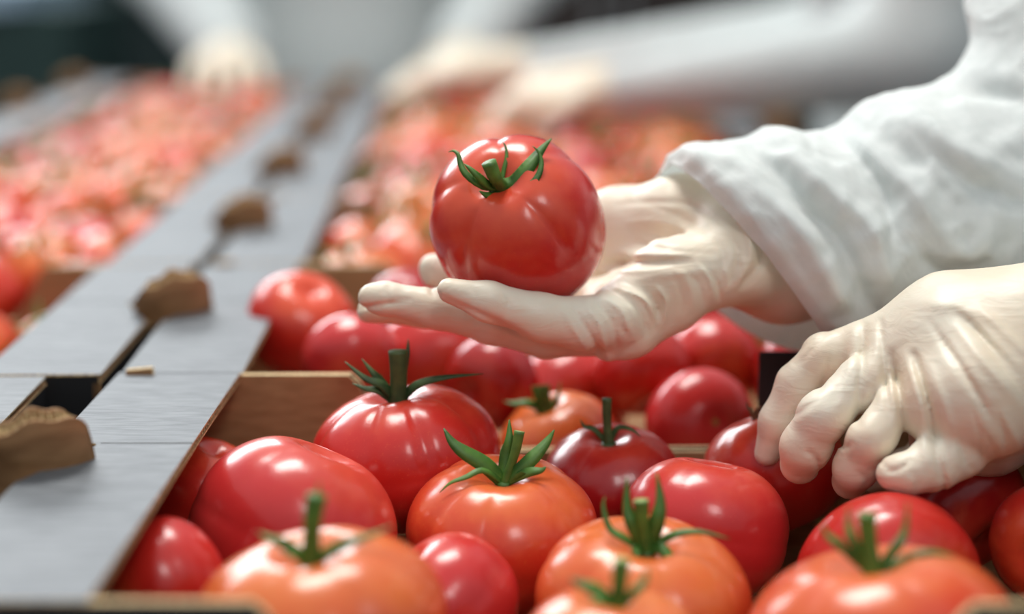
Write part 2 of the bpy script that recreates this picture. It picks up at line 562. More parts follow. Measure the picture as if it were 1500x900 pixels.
def put_tomato(px, py, hw, d, colour, axis=None, label=None, group=None, seed=0, lob=6, amp=0.07, ob=0.8,
               sepals=(), stem=None, cm=None, hi=False, base=None, sw=1.0):
    c = P(px, py, d)
    R = hw * d / FPX
    me = tomato_mesh(seed, 96 if hi else 64, 64 if hi else 42, ob, amp, lob)
    if axis is None: ax = Vector((0, 0, 1))
    elif len(axis) == 2:                         # offset of the calyx from the centre, in pixels
        a, b = axis[0] / (hw * 0.66), -axis[1] / (hw * 0.66)
        k = math.sqrt(max(0.0, 1 - a * a - b * b))
        ax = (_R * a + _U * b - _F * k).normalized()
    else: ax = Vector(axis).normalized()
    o = link('tomato', me, TM[colour])
    q = ax.to_track_quat('Z', 'Y')
    o.matrix_world = Matrix.Translation(c) @ q.to_matrix().to_4x4() @ Matrix.Rotation(seed * 1.7, 4, 'Z') @ Matrix.Scale(R, 4)
    tag(o, label, 'tomato', group)
    inv = o.matrix_world.inverted()
    cm = cm or calyx_m
    if stem or sepals:
        b0 = c + ax * (R * (ob - 0.16))
        bp = base or (px + axis[0], py + axis[1])
        db = b0.y
        def W_(q):
            return P(q[0], q[1], db + (q[2] if len(q) > 2 else 0.0))
        if stem:
            pts = [b0 - ax * R * 0.04] + [W_(s) for s in stem[0]]
            r = stem[1]
            v, f, mi = tube([inv @ p for p in pts], [r * 1.25 / R, r * 0.9 / R, r / R, r * 1.08 / R], 12, 14, True)
            me2 = mesh('stem', v, f, mi)
            link('stem', me2, [cm, cut_m if stem[2] else cm], o)
        for s in sepals:
            pts = [b0] + [W_(q) for q in s[1:]] if s[0] is None else [W_(q) for q in s[0:]]
            wd = s_w.get(id(s), 0.0048)
            n_ = (-_F * 0.8 + ax * 0.6).normalized()
            me3 = leaf([inv @ p for p in pts], wd * sw / R, inv.to_3x3() @ n_)
            link('sepal', me3, cm, o)
        # little green disc where the sepals meet
        v, f, mi = tube([inv @ (b0 - ax * R * 0.05), inv @ (b0 + ax * R * 0.035)], [0.0042 / R, 0.0030 / R], 14, 5)
        link('calyx_disc', mesh('calyx_disc', v, f), cm, o)
    TOMS.append((c, R))
    return o


s_w = {}


def S(w, *pts):
    l = [None] + list(pts)
    s_w[id(l)] = w
    return l


_keep = []
def SL(*a):
    _keep.append(a); return a


# --- the tomato held up in the gloved palm
put_tomato(757, 328, 130, 0.800, 'red', (-20, -46), 'red tomato with curling green calyx held up in the gloved palm', seed=5, lob=5, amp=0.10, ob=0.90, hi=True,
           sepals=SL(S(.0036, (715, 276, -.004), (695, 266, -.006), (680, 252, -.004), (674, 238, -.001), (671, 226, .001), (664, 221, .003), (657, 223, .004)),
                     S(.0042, (718, 274, -.004), (702, 260, -.007), (688, 247, -.006), (680, 240, -.004)),
                     S(.0078, (755, 268, -.003), (776, 243, -.002), (793, 220, .003), (808, 203, .006)),
                     S(.0034, (760, 276, -.005), (780, 269, -.007), (791, 252, -.005), (793, 235, -.002), (788, 222, 0), (780, 214, .001)),
                     S(.0022, (738, 250, .002), (742, 232, .004), (741, 216, .007), (735, 206, .009)),
                     S(.0040, (755, 284, -.004), (765, 284, -.006)), S(.0050, (722, 286, -.004), (712, 286, -.006), (702, 280, -.007))),
           stem=([(726, 262, -.005), (716, 238, -.007)], .0029, False))
# --- nearest right-hand tray
A = 'tomatoes in the nearest right-hand tray'
put_tomato(735, 785, 148, .734, 'blush', (3, -90), 'orange-red tomato with fresh green star calyx, centre of the nearest tray', A, 2, 6, .075, .76, hi=True,
           sepals=SL(S(.0080, (712, 684, -.003), (680, 664, -.004), (662, 648, -.002), (650, 628, .002)),
                     S(.0068, (768, 684, -.003), (790, 662, -.001), (803, 645, .002), (812, 630, .004)),
                     S(.0064, (742, 668, .003), (746, 645, .004), (746, 615, .008)),
                     S(.0030, (708, 690, -.006), (682, 700, -.009), (660, 708, -.010), (644, 722, -.011)),
                     S(.0050, (772, 694, -.005), (792, 690, -.007), (800, 684, -.007))),
           stem=([(754, 665, 0), (761, 632, .001)], .0019, True))
put_tomato(595, 672, 143, .784, 'red', (-14, -92), 'deep red ribbed tomato with dark wilted calyx, behind the centre tomato', A, 9, 8, .11, .74, hi=True, cm=calyx_dark,
           sepals=SL(S(.0052, (560, 566, -.003), (535, 555, -.004), (505, 530, 0)), S(.0046, (558, 560, 0), (545, 545, 0), (530, 526, .003)),
                     S(.0050, (610, 566, -.003), (650, 554, -.005), (708, 548, -.002)), S(.0046, (556, 574, -.004), (536, 570, -.005), (516, 562, -.003)),
                     S(.0040, (592, 540, .003), (597, 518, .004), (598, 497, .006))),
           stem=([(584, 545, -.002), (583, 514, -.002)], .0038, False))
put_tomato(428, 783, 155, .722, 'pink', (40, -95), 'large pinkish red smooth tomato left of centre, its stem end turned away', A, 3, 5, .03, .92, hi=True)
put_tomato(240, 862, 108, .655, 'red', (-60, 20), 'red tomato at the front left corner against the tray side, glossy', A, 4, 5, .04, .86)
put_tomato(296, 722, 92, .782, 'red', (20, -55), 'half-shaded red tomato tucked against the left tray side wall', A, 6, 5, .04, .85)
put_tomato(470, 925, 196, .602, 'orange', (-15, -122), 'large out-of-focus orange tomato with upright green stem, front left', A, 7, 7, .10, .74,
           sepals=SL(S(.0050, (420, 800, -.003), (395, 790, -.003), (378, 780, 0)), S(.0046, (500, 800, -.003), (535, 788, -.002), (578, 770, .001)),
                     S(.0040, (430, 812, -.004), (415, 815, -.005)), S(.0048, (462, 760, -.002), (464, 740, 0), (468, 706, .002))),
           stem=([(458, 765, -.003), (464, 726, -.003)], .0030, False))
put_tomato(650, 892, 120, .676, 'pink', (-50, -60), 'pinkish red tomato below the centre tomato, beside the orange one', A, 8, 5, .03, .84)
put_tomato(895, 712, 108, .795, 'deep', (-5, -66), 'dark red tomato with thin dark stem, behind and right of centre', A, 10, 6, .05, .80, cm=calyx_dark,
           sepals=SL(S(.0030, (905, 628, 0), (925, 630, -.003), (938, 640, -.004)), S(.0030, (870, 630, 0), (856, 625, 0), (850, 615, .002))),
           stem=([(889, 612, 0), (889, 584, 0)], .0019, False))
put_tomato(1032, 775, 128, .742, 'pink', (15, -95), 'smooth pink-red tomato right of centre with a tiny yellow fleck', A, 12, 5, .025, .84, hi=True)
put_tomato(942, 890, 164, .668, 'orange', (3, -98), 'orange tomato with spreading green calyx and cut stem, front centre', A, 13, 6, .07, .76, hi=True,
           sepals=SL(S(.0068, (928, 770, -.002), (919, 745, 0), (918, 700, .004)), S(.0068, (962, 765, -.002), (967, 735, 0), (962, 693, .004)),
                     S(.0034, (915, 790, -.003), (893, 775, -.001), (884, 745, .003), (886, 728, .005)), S(.0036, (985, 785, -.004), (1025, 780, -.005), (1070, 790, -.007)),
                     S(.0055, (933, 806, -.005), (938, 828, -.009)), S(.0055, (968, 805, -.005), (985, 825, -.009), (993, 850, -.012))),
           stem=([(941, 765, -.002), (939, 733, -.002)], .0025, True))
put_tomato(900, 975, 148, .588, 'orange', (4, -96), 'blurred orange tomato at the bottom frame edge with drooping green calyx', A, 14, 6, .07, .78,
           sepals=SL(S(.0060, (875, 868, -.003), (850, 856, -.002), (835, 848, 0)), S(.0040, (930, 868, -.003), (945, 850, 0), (948, 832, .002)), S(.0050, (880, 880, -.005), (865, 884, -.006))),
           stem=([(908, 848, -.002), (911, 820, -.002)], .0026, True))
put_tomato(1290, 960, 212, .602, 'blush', (-18, -137), 'big blurred orange-red tomato filling the front right, thick stem stub', A, 15, 6, .06, .76,
           sepals=SL(S(.0040, (1230, 800, 0), (1212, 785, .002), (1204, 766, .005)), S(.0042, (1250, 795, 0), (1243, 770, .003), (1243, 742, .006)),
                     S(.0040, (1315, 800, 0), (1326, 775, .003), (1330, 735, .006)), S(.0040, (1350, 812, -.002), (1400, 815, -.003))),
           stem=([(1271, 775, 0), (1271, 754, 0)], .0029, False))
put_tomato(1300, 852, 139, .694, 'red', (20, 40), 'red tomato below the reaching fingers, behind the big front right one', A, 16, 5, .04, .82)
put_tomato(1135, 690, 108, .795, 'red', (-32, -78), 'red tomato being gripped by the reaching glove', A, 17, 6, .05, .85, cm=calyx_dry,
           sepals=SL(S(.0024, (1100, 602, 0), (1096, 598, .001), (1093, 588, .003)), S(.0024, (1110, 600, 0), (1120, 597, 0))))
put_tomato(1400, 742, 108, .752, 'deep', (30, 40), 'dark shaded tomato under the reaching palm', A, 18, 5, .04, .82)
put_tomato(1548, 800, 100, .703, 'red', (-40, 10), 'red tomato cut off by the right frame edge', A, 19, 5, .03, .84)
# --- second right-hand tray
B = 'tomatoes in the second right-hand tray'
put_tomato(440, 478, 82, .980, 'red', (15, -40), 'upright red tomato at the left end of the second tray', B, 20, 5, .04, .92)
put_tomato(515, 526, 72, .912, 'pink', (10, 30), 'glossy pink tomato beneath the outstretched fingertips', B, 21, 5, .04, .80)
put_tomato(648, 545, 112, .945, 'red', (20, 50), 'wide red tomato just behind the wilted-calyx tomato', B, 22, 6, .03, .80)
put_tomato(835, 592, 95, .955, 'red', (40, 20), 'red tomato under the heel of the open palm', B, 23, 6, .04, .80)
put_tomato(818, 650, 90, .870, 'orange', (-20, -52), 'orange tomato with short green stem by the low tray edge', B, 24, 6, .06, .78,
           sepals=SL(S(.0040, (808, 598, -.001), (817, 580, 0), (821, 560, .002)), S(.0050, (775, 592, -.003), (752, 592, -.003), (738, 588, -.002)), S(.0022, (815, 600, -.003), (840, 612, -.006), (856, 630, -.008))),
           stem=([(794, 582, -.001), (792, 565, 0)], .0040, False))
put_tomato(1026, 622, 84, .885, 'pink', (14, -6), 'pink tomato on its side showing the pale blossom-end scar', B, 25, 5, .02, .82).matrix_world @= Matrix.Rotation(math.pi, 4, 'X')
put_tomato(1045, 535, 75, .950, 'red', (10, 30), 'red tomato below the hanging sleeve cuff', B, 26, 5, .03, .84)
put_tomato(942, 545, 72, .925, 'red', (10, 40), 'red tomato right of the palm heel, above the dark-stemmed one', B, 27, 5, .03, .84)
put_tomato(1008, 478, 64, 1.015, 'pink', (10, 30), 'pale red tomato peeking out under the wrist', B, 28, 5, .03, .84)
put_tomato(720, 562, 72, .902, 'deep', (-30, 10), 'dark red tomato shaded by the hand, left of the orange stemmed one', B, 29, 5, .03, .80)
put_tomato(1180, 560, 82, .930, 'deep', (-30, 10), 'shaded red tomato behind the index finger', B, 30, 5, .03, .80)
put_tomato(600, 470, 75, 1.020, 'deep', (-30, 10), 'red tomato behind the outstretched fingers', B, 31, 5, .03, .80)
put_tomato(900, 490, 72, 1.035, 'red', (-30, 10), 'red tomato behind the lower edge of the palm', B, 32, 5, .03, .80)

# --- far tomatoes: one prototype per colour and shape, copied in a loop
def make_far(i, colour):
    o = link('tomato', PM[i % 5][0].copy(), TM[colour])
    nb = random.Random(i)
    v, f, mi = tube([Vector((0, 0, .58)), Vector((.03, .02, .78)), Vector((.08, .05, .98))], [.10, .07, .08], 8, 6)
    link('stem', mesh('stem', v, f), calyx_m, o)
    V = []; Fc = []
    for k in range(5):
        a = k * 1.256 + nb.uniform(-.2, .2)
        dr = Vector((math.cos(a), math.sin(a), 0))
        me = leaf([Vector((0, 0, .62)), dr * .25 + Vector((0, 0, .74)), dr * .5 + Vector((0, 0, .86)), dr * .72 + Vector((0, 0, .98 + nb.uniform(-.1, .1)))], .22, Vector((0, 0, 1)), 7)
        b = len(V); V += [x.co.copy() for x in me.vertices]; Fc += [tuple(b + q for q in p.vertices) for p in me.polygons]
        bpy.data.meshes.remove(me)
    link('calyx', mesh('calyx', V, Fc), calyx_m, o)
    o.scale = (.0, .0, .0)
    return o


kinds = ['red', 'blush', 'orange', 'pink', 'red', 'orange', 'blush', 'deep']
protos = [make_far(i, k) for i, k in enumerate(kinds)]
WORD = {'red': 'red', 'blush': 'orange-red', 'orange': 'orange', 'pink': 'pinkish', 'deep': 'dark red'}
used = [False] * len(protos)
rf = random.Random(21)


def fill(xc, w, row, dx0, side):
    y0 = Y0 + row * PITCHY
    grp = 'tomatoes in the %s %s tray' % (ORD[row], side)
    nx = 5 if w > .36 else 4
    iw = w - 2 * FW + .012
    R = iw / nx / 2
    ny = 4 if w > .36 else 5; dy = (TD - .012 - 2 * R) / (ny - 1)
    k = 0
    for j in range(ny - 0):
        odd = j % 2
        for i in range(nx - odd):
            x = xc - iw / 2 + R + (i + odd * .5) * 2 * R
            y = y0 + .006 + R + j * dy
            q = rf.randrange(len(protos))
            if used[q]:
                p = protos[q]; c = p.copy(); COL.objects.link(c)
                for ch in p.children:
                    e = ch.copy(); COL.objects.link(e); e.parent = c
            else:
                c = protos[q]; used[q] = True
            r = R * rf.uniform(.9, 1.02)
            up = Vector((rf.gauss(0, .4), rf.gauss(-.2, .4), 1)).normalized()
            c.matrix_world = Matrix.Translation((x, y, ZR - .034 - (.018 if (row == 1) else 0) + (.008 if odd else 0) + rf.uniform(0, .008))) @ up.to_track_quat('Z', 'Y').to_matrix().to_4x4() @ Matrix.Rotation(rf.random() * 6.28, 4, 'Z') @ Matrix.Scale(r, 4)
            tag(c, 'blurred %s tomato, %s from left in the %s of the %s %s tray' % (WORD[kinds[q]], ORD[i].replace('nearest', 'first'), ['front row', 'second row', 'middle row', 'fourth row', 'back row'][j], ORD[row], side), 'tomato', grp)


for row in range(2, 7): fill(RXC, RW, row, 0, 'right-hand')
for row in range(0, 7): fill(LXC - (.025 if row == 0 else 0), LW, row, 0, 'left-hand')
# one more, at the very left frame edge of the second left-hand tray, is part of the fill above


# ------------------------------------------------------------------ signed-distance bodies
def smin(a, b, k):
    h = np.clip(0.5 + 0.5 * (b - a) / k, 0, 1)
    return b + (a - b) * h - k * h * (1 - h)


def cone(X, a, b, ra, rb):
    a = np.array(a, np.float32); b = np.array(b, np.float32); ab = b - a
    t = np.clip(((X - a) @ ab) / max(1e-9, float(ab @ ab)), 0, 1)
    dx = X - a - t[..., None] * ab
    return np.sqrt((dx * dx).sum(-1)) - (ra + (rb - ra) * t)


def ellip(X, c, r, rot=None):
    q = X - np.array(c, np.float32)
    if rot is not None: q = q @ np.array(rot, np.float32)
    q = q / np.array(r, np.float32)
    k = np.sqrt((q * q).sum(-1))
    return (k - 1) * min(r)


def chain(X, pts, k):
    d = None
    for (a, ra), (b, rb) in zip(pts[:-1], pts[1:]):
        c = cone(X, a, b, ra, rb)
        d = c if d is None else smin(d, c, k)
    return d


def grid(lo, hi, h):
    ax = [np.arange(lo[i], hi[i] + h, h, dtype=np.float32) for i in range(3)]
    return np.stack(np.meshgrid(*ax, indexing='ij'), -1)


def surface_nets(D, lo, h, smooth=2):
    s = D < 0
    nx, ny, nz = D.shape
    cnt = np.zeros((nx - 1, ny - 1, nz - 1), np.int8)
    for i in (0, 1):
        for j in (0, 1):
            for k in (0, 1): cnt += s[i:nx - 1 + i, j:ny - 1 + j, k:nz - 1 + k]
    act = (cnt > 0) & (cnt < 8)
    idx = -np.ones(act.shape, np.int64)
    ii = np.argwhere(act)
    idx[act] = np.arange(len(ii))
    acc = np.zeros((len(ii), 3)); w = np.zeros(len(ii))
    C = [(i, j, k) for i in (0, 1) for j in (0, 1) for k in (0, 1)]
    for a in C:
        for ax in range(3):
            if a[ax] == 1: continue
            b = list(a); b[ax] = 1
            da = D[ii[:, 0] + a[0], ii[:, 1] + a[1], ii[:, 2] + a[2]].astype(float)
            db = D[ii[:, 0] + b[0], ii[:, 1] + b[1], ii[:, 2] + b[2]].astype(float)
            m = (da < 0) != (db < 0)
            t = np.where(m, da / np.where(m, da - db, 1), 0)
            p = np.array(a, float)[None].repeat(len(ii), 0); p[:, ax] += t
            acc[m] += p[m]; w[m] += 1
    V = (ii + acc / w[:, None]) * h + np.array(lo)
    Fs = []
    for ax in range(3):
        o1, o2 = [q for q in range(3) if q != ax]
        a = s.take(range(0, s.shape[ax] - 1), ax); b = s.take(range(1, s.shape[ax]), ax)
        e = np.argwhere(a != b)
        e = e[(e[:, o1] > 0) & (e[:, o2] > 0) & (e[:, o1] < s.shape[o1] - 1) & (e[:, o2] < s.shape[o2] - 1)]
        sg = s[e[:, 0], e[:, 1], e[:, 2]]
        def at_(d1, d2):
            q = e.copy(); q[:, o1] -= d1; q[:, o2] -= d2
            return idx[q[:, 0], q[:, 1], q[:, 2]]
        q = np.stack([at_(1, 1), at_(0, 1), at_(0, 0), at_(1, 0)], 1)
        if ax == 1: sg = ~sg
        q[~sg] = q[~sg][:, ::-1]
        Fs.append(q)
    Fq = np.concatenate(Fs)
    Fq = Fq[(Fq >= 0).all(1)]
    for _ in range(smooth):
        S_ = np.zeros_like(V); n = np.zeros(len(V))
        for k in range(4):
            a, b = Fq[:, k], Fq[:, (k + 1) % 4]
            np.add.at(S_, a, V[b]); np.add.at(n, a, 1)
            np.add.at(S_, b, V[a]); np.add.at(n, b, 1)
        V = V * 0.5 + 0.5 * S_ / np.maximum(n, 1)[:, None]
    return V, Fq


def np_mesh(name, V, Fq):
    me = bpy.data.meshes.new(name)
    me.vertices.add(len(V)); me.vertices.foreach_set('co', V.astype(np.float32).ravel())
    me.loops.add(len(Fq) * 4); me.loops.foreach_set('vertex_index', Fq.astype(np.int32).ravel())
    me.polygons.add(len(Fq)); me.polygons.foreach_set('loop_start', np.arange(0, len(Fq) * 4, 4, dtype=np.int32))
    me.update(calc_edges=True)
    return me


RM = np.array([list(_R), list(_U), list(_F)], np.float32)


def to_px(X):
    q = (X - np.array(CAMP, np.float32)) @ RM.T
    return 750 + FPX * q[..., 0] / q[..., 2], 450 - FPX * q[..., 1] / q[..., 2]


def crease(PX, PY, pts, amp, wid):
    """field: fold running along a 2-D polyline; amp > 0 raises a ridge, < 0 cuts a groove (metres)"""
    c = catmull([(p[0], p[1], 0) for p in pts], 14)
    best = np.full(PX.shape, 1e9, np.float32); tt = np.zeros(PX.shape, np.float32)
    n = len(c) - 1
    for i in range(n):
        a, b = c[i], c[i + 1]
        ux, uy = b.x - a.x, b.y - a.y
        t = np.clip(((PX - a.x) * ux + (PY - a.y) * uy) / (ux * ux + uy * uy + 1e-9), 0, 1)
        d = (PX - a.x - t * ux) ** 2 + (PY - a.y - t * uy) ** 2
        m = d < best
        best = np.where(m, d, best); tt = np.where(m, (i + t) / n, tt)
    return amp * np.exp(-best / (wid * wid)) * np.sin(np.pi * np.clip(tt * .9 + .05, 0, 1)) ** .6


def J(x, y, d, rpx):
    return (tuple(P(x, y, d)), rpx * d / FPX)


def hand(name, palm, fingers, folds, kp, kf, parent, h=.0012, label=None, dents=()):
    allp = [p for ch in palm + fingers for p in ch]
    pts = np.array([p[0] for p in allp]); rr = max(p[1] for p in allp)
    lo = pts.min(0) - rr - .004; hi = pts.max(0) + rr + .004
    X = grid(lo, hi, h)
    pal = None
    for ch in palm:
        c = chain(X, ch, kp)
        pal = c if pal is None else smin(pal, c, kp)
    D = None
    for ch in fingers:
        c = smin(chain(X, ch, .0035), pal, kf)
        D = c if D is None else smin(D, c, .0010)
    for (c, r) in dents:                       # press the held fruit into the palm
        D = np.maximum(D, -(np.sqrt(((X - np.array(c, np.float32)) ** 2 * np.array([1, 1, 1.0], np.float32)).sum(-1)) - r))
    m = np.abs(D) < .008
    PX, PY = to_px(X[m])
    dd = np.zeros(PX.shape, np.float32)
    for (pp_, a, w) in folds: dd += crease(PX, PY, pp_, a * 1.1, w * .88)
    D[m] -= dd
    V, Fq = surface_nets(D, lo, h, 2)
    o = link(name, np_mesh(name, V, Fq), glove_m, parent)
    if label: o['label'] = label
    return o


# ------------------------------------------------------------------ the worker in front: person > gown, sleeves, gloves, body ...
me_root = empty('person', (0.60, 0.83, 0))
tag(me_root, 'person in white gown at the right, holding up a tomato and gripping another, gloved', 'person')
me_root_inv = Matrix.Translation((-0.60, -0.83, 0))


def keep_world(o, root):
    o.parent = root; o.matrix_parent_inverse = root.matrix_basis.inverted()
    return o


held_c = P(757, 328, .800)
# right hand: palm up, fingers pointing left
palm1 = [
    [J(1240, 370, .835, 82), J(1150, 385, .825, 84), J(1085, 362, .82, 84)],
    [J(1085, 330, .835, 72), J(1000, 325, .842, 64), J(905, 330, .858, 50), J(840, 345, .868, 34)],       # thenar mass, upper side
    [J(1085, 385, .805, 58), J(985, 410, .800, 56), J(905, 458, .792, 42)],                                # hypothenar, lower side
    [J(1080, 370, .83, 62), J(960, 420, .83, 50), J(900, 450, .82, 44)],
    [J(1060, 350, .84, 62), J(960, 372, .850, 52), J(870, 392, .858, 44)],
    [J(985, 455, .795, 30), J(925, 492, .788, 26), J(889, 514, .786, 15)],
]
fing1 = [
    [J(905, 466, .784, 43), J(850, 474, .776, 38), J(790, 466, .770, 36), J(715, 442, .766, 29), J(658, 426, .765, 19)],     # little
    [J(900, 480, .796, 42), J(800, 490, .792, 35), J(720, 472, .788, 32), J(640, 452, .786, 29), J(565, 438, .786, 24), J(545, 436, .786, 21)],   # ring
    [J(900, 470, .812, 40), J(780, 472, .812, 35), J(700, 462, .810, 31), J(620, 452, .808, 27), J(540, 456, .806, 18)],     # middle
    [J(900, 440, .830, 38), J(790, 452, .838, 33), J(700, 432, .842, 29), J(640, 400, .842, 22), J(634, 392, .842, 20)],     # index
    [J(905, 330, .860, 42), J(850, 320, .875, 32), J(810, 320, .880, 26)],                                                   # thumb behind the fruit
]
folds1 = [
    ([(885, 388), (930, 386), (1010, 382)], -.0022, 8),
    ([(905, 300), (960, 296), (1010, 300), (1060, 330)], -.0007, 4), ([(915, 325), (970, 326), (1030, 345)], .0006, 4),
    ([(930, 355), (985, 368), (1045, 372)], -.0007, 4), ([(880, 395), (940, 397), (985, 392)], .0009, 4),
    ([(1060, 390), (1066, 410), (1060, 435)], .0009, 3), ([(1084, 370), (1090, 395), (1078, 425)], .0009, 3), ([(1036, 395), (1050, 415), (1056, 440)], -.0009, 3),
    ([(1000, 400), (1012, 425), (1016, 452)], .0008, 4), ([(985, 400), (998, 430), (1000, 460)], -.0007, 4),
    ([(960, 420), (975, 440), (972, 476)], .0016, 4), ([(945, 425), (962, 450), (960, 482)], -.0012, 4),
    ([(900, 470), (925, 500), (900, 528)], -.0007, 4), ([(700, 488), (760, 505), (820, 512)], -.0004, 5),
    ([(900, 368), (960, 374), (1030, 372)], .0008, 7), ([(930, 410), (980, 402), (1040, 398)], .0008, 6),
    ([(948, 340), (985, 350), (1020, 352)], -.0006, 5), ([(950, 300), (990, 315), (1030, 335)], -.0006, 5),
    ([(1050, 262), (1090, 300), (1112, 350), (1112, 385), (1090, 415)], -.0026, 7),
    ([(1035, 262), (1075, 305), (1098, 350), (1096, 390), (1070, 425)], .0012, 6),
    ([(1070, 345), (1082, 375), (1068, 415)], -.0010, 4), ([(1050, 350), (1060, 380), (1050, 425)], -.0007, 4),
    ([(1020, 385), (1040, 410), (1046, 440)], .0012, 4), ([(1005, 395), (1025, 420), (1030, 445)], -.0008, 4),
    ([(905, 420), (945, 440), (965, 478)], .0018, 5), ([(890, 425), (930, 450), (950, 490)], -.0012, 5),
    ([(880, 432), (912, 458), (925, 500)], .0014, 5), ([(868, 440), (895, 468), (905, 510)], -.0012, 4),
    ([(858, 446), (878, 476), (888, 520)], .0013, 5), ([(838, 450), (862, 485), (885, 528)], -.0012, 4),
    ([(825, 455), (845, 490), (865, 522)], .0008, 4),
    ([(634, 428), (703, 459), (753, 484), (800, 514)], -.0011, 5),
    ([(735, 430), (745, 445), (742, 462)], -.0005, 4), ([(690, 420), (696, 432), (694, 446)], -.0004, 4),
    ([(572, 416), (566, 430), (574, 450)], -.0006, 5), ([(640, 412), (632, 424), (636, 436)], -.0008, 4),
    ([(600, 440), (560, 446), (525, 452)], -.0013, 4),
]
g1 = hand('glove', palm1, fing1, folds1, .008, .005, None, .00092, 'cream latex glove, palm up under the held tomato', dents=[(tuple(held_c), 130 * .8 / FPX - .0012)])
keep_world(g1, me_root)
# left hand: back up, fingers closing on a tomato
palm2 = [
    [J(1700, 480, .735, 95), J(1600, 492, .735, 108), J(1500, 510, .735, 114)],
    [J(1520, 470, .745, 78), J(1390, 478, .750, 70), J(1275, 515, .757, 46)],
    [J(1520, 500, .730, 88), J(1400, 510, .738, 82), J(1310, 540, .742, 48)],
    [J(1540, 545, .722, 85), J(1440, 580, .715, 84), J(1375, 590, .720, 62)],
    [J(1540, 560, .740, 76), J(1440, 620, .740, 72), J(1380, 640, .740, 50)],
]
fing2 = [
    [J(1290, 505, .760, 44), J(1210, 526, .762, 38), J(1172, 562, .764, 34), J(1141, 618, .766, 29), J(1124, 664, .768, 20)],   # index
    [J(1330, 525, .745, 44), J(1265, 560, .738, 38), J(1205, 610, .731, 37), J(1180, 655, .735, 37), J(1172, 680, .740, 31)],   # middle
    [J(1370, 550, .735, 42), J(1320, 595, .725, 36), J(1275, 645, .718, 34), J(1254, 685, .724, 33), J(1245, 705, .732, 28)],   # ring
    [J(1430, 612, .722, 52), J(1402, 655, .712, 47), J(1368, 680, .706, 40), J(1330, 694, .703, 31), J(1309, 694, .705, 27)],   # little
    [J(1450, 600, .765, 45), J(1380, 650, .785, 34), J(1320, 690, .785, 28), J(1280, 700, .785, 24)],                            # thumb, behind
]
folds2 = [
    ([(1290, 470), (1296, 540), (1304, 620)], -.0010, 4), ([(1360, 470), (1410, 540), (1450, 610)], -.0009, 4),
    ([(1420, 470), (1465, 530), (1515, 590)], -.0010, 4), ([(1350, 560), (1372, 620), (1392, 690)], -.0012, 4),
    ([(1230, 470), (1200, 500), (1175, 530)], -.0006, 4), ([(1425, 600), (1436, 640), (1438, 680)], -.0009, 3), ([(1455, 590), (1470, 630), (1474, 665)], -.0008, 3),
    ([(1245, 495), (1235, 550), (1222, 590)], -.0006, 4),
    ([(1266, 478), (1262, 540), (1256, 622)], -.0020, 7), ([(1248, 480), (1238, 540), (1230, 590)], .0006, 7),
    ([(1282, 480), (1284, 540), (1290, 600)], .0007, 7),
    ([(1306, 520), (1318, 580), (1325, 655)], -.0026, 7), ([(1326, 520), (1346, 590), (1356, 680)], .0012, 7),
    ([(1340, 520), (1362, 600), (1378, 700)], -.0022, 6), ([(1358, 530), (1385, 600), (1404, 680)], .0010, 7),
    ([(1380, 500), (1420, 560), (1470, 640)], -.0010, 8), ([(1400, 480), (1450, 540), (1500, 600)], .0010, 8),
    ([(1398, 455), (1450, 505), (1500, 560)], -.0014, 7), ([(1430, 445), (1475, 490), (1530, 540)], .0008, 7),
    ([(1340, 440), (1400, 450), (1460, 470)], .0008, 12),
    ([(1190, 500), (1162, 520), (1146, 542)], -.0006, 4), ([(1160, 500), (1200, 478), (1240, 462)], .0008, 5),
    ([(1212, 520), (1206, 560), (1196, 575)], -.0008, 4),
    ([(1196, 585), (1182, 598), (1160, 612)], -.0007, 4), ([(1180, 660), (1195, 672), (1200, 690)], -.0012, 4),
    ([(1225, 655), (1232, 662), (1226, 676)], .0008, 3),
    ([(1250, 650), (1240, 655), (1222, 650)], -.0007, 4), ([(1255, 690), (1270, 705), (1262, 718)], -.0008, 4),
    ([(1290, 676), (1305, 690), (1330, 680), (1330, 668)], -.0010, 4), ([(1330, 690), (1345, 705), (1340, 722)], -.0007, 4),
    ([(1380, 680), (1384, 705), (1380, 722)], -.0012, 4), ([(1405, 650), (1415, 675), (1425, 690)], -.0008, 4),
    ([(1440, 630), (1452, 655), (1460, 672)], -.0007, 4), ([(1470, 610), (1484, 635), (1492, 655)], .0007, 4),
]
g2 = hand('glove', palm2, fing2, folds2, .011, .0035, None, .00095, 'cream latex glove, back of the hand up, fingers closed on a tomato')
keep_world(g2, me_root)


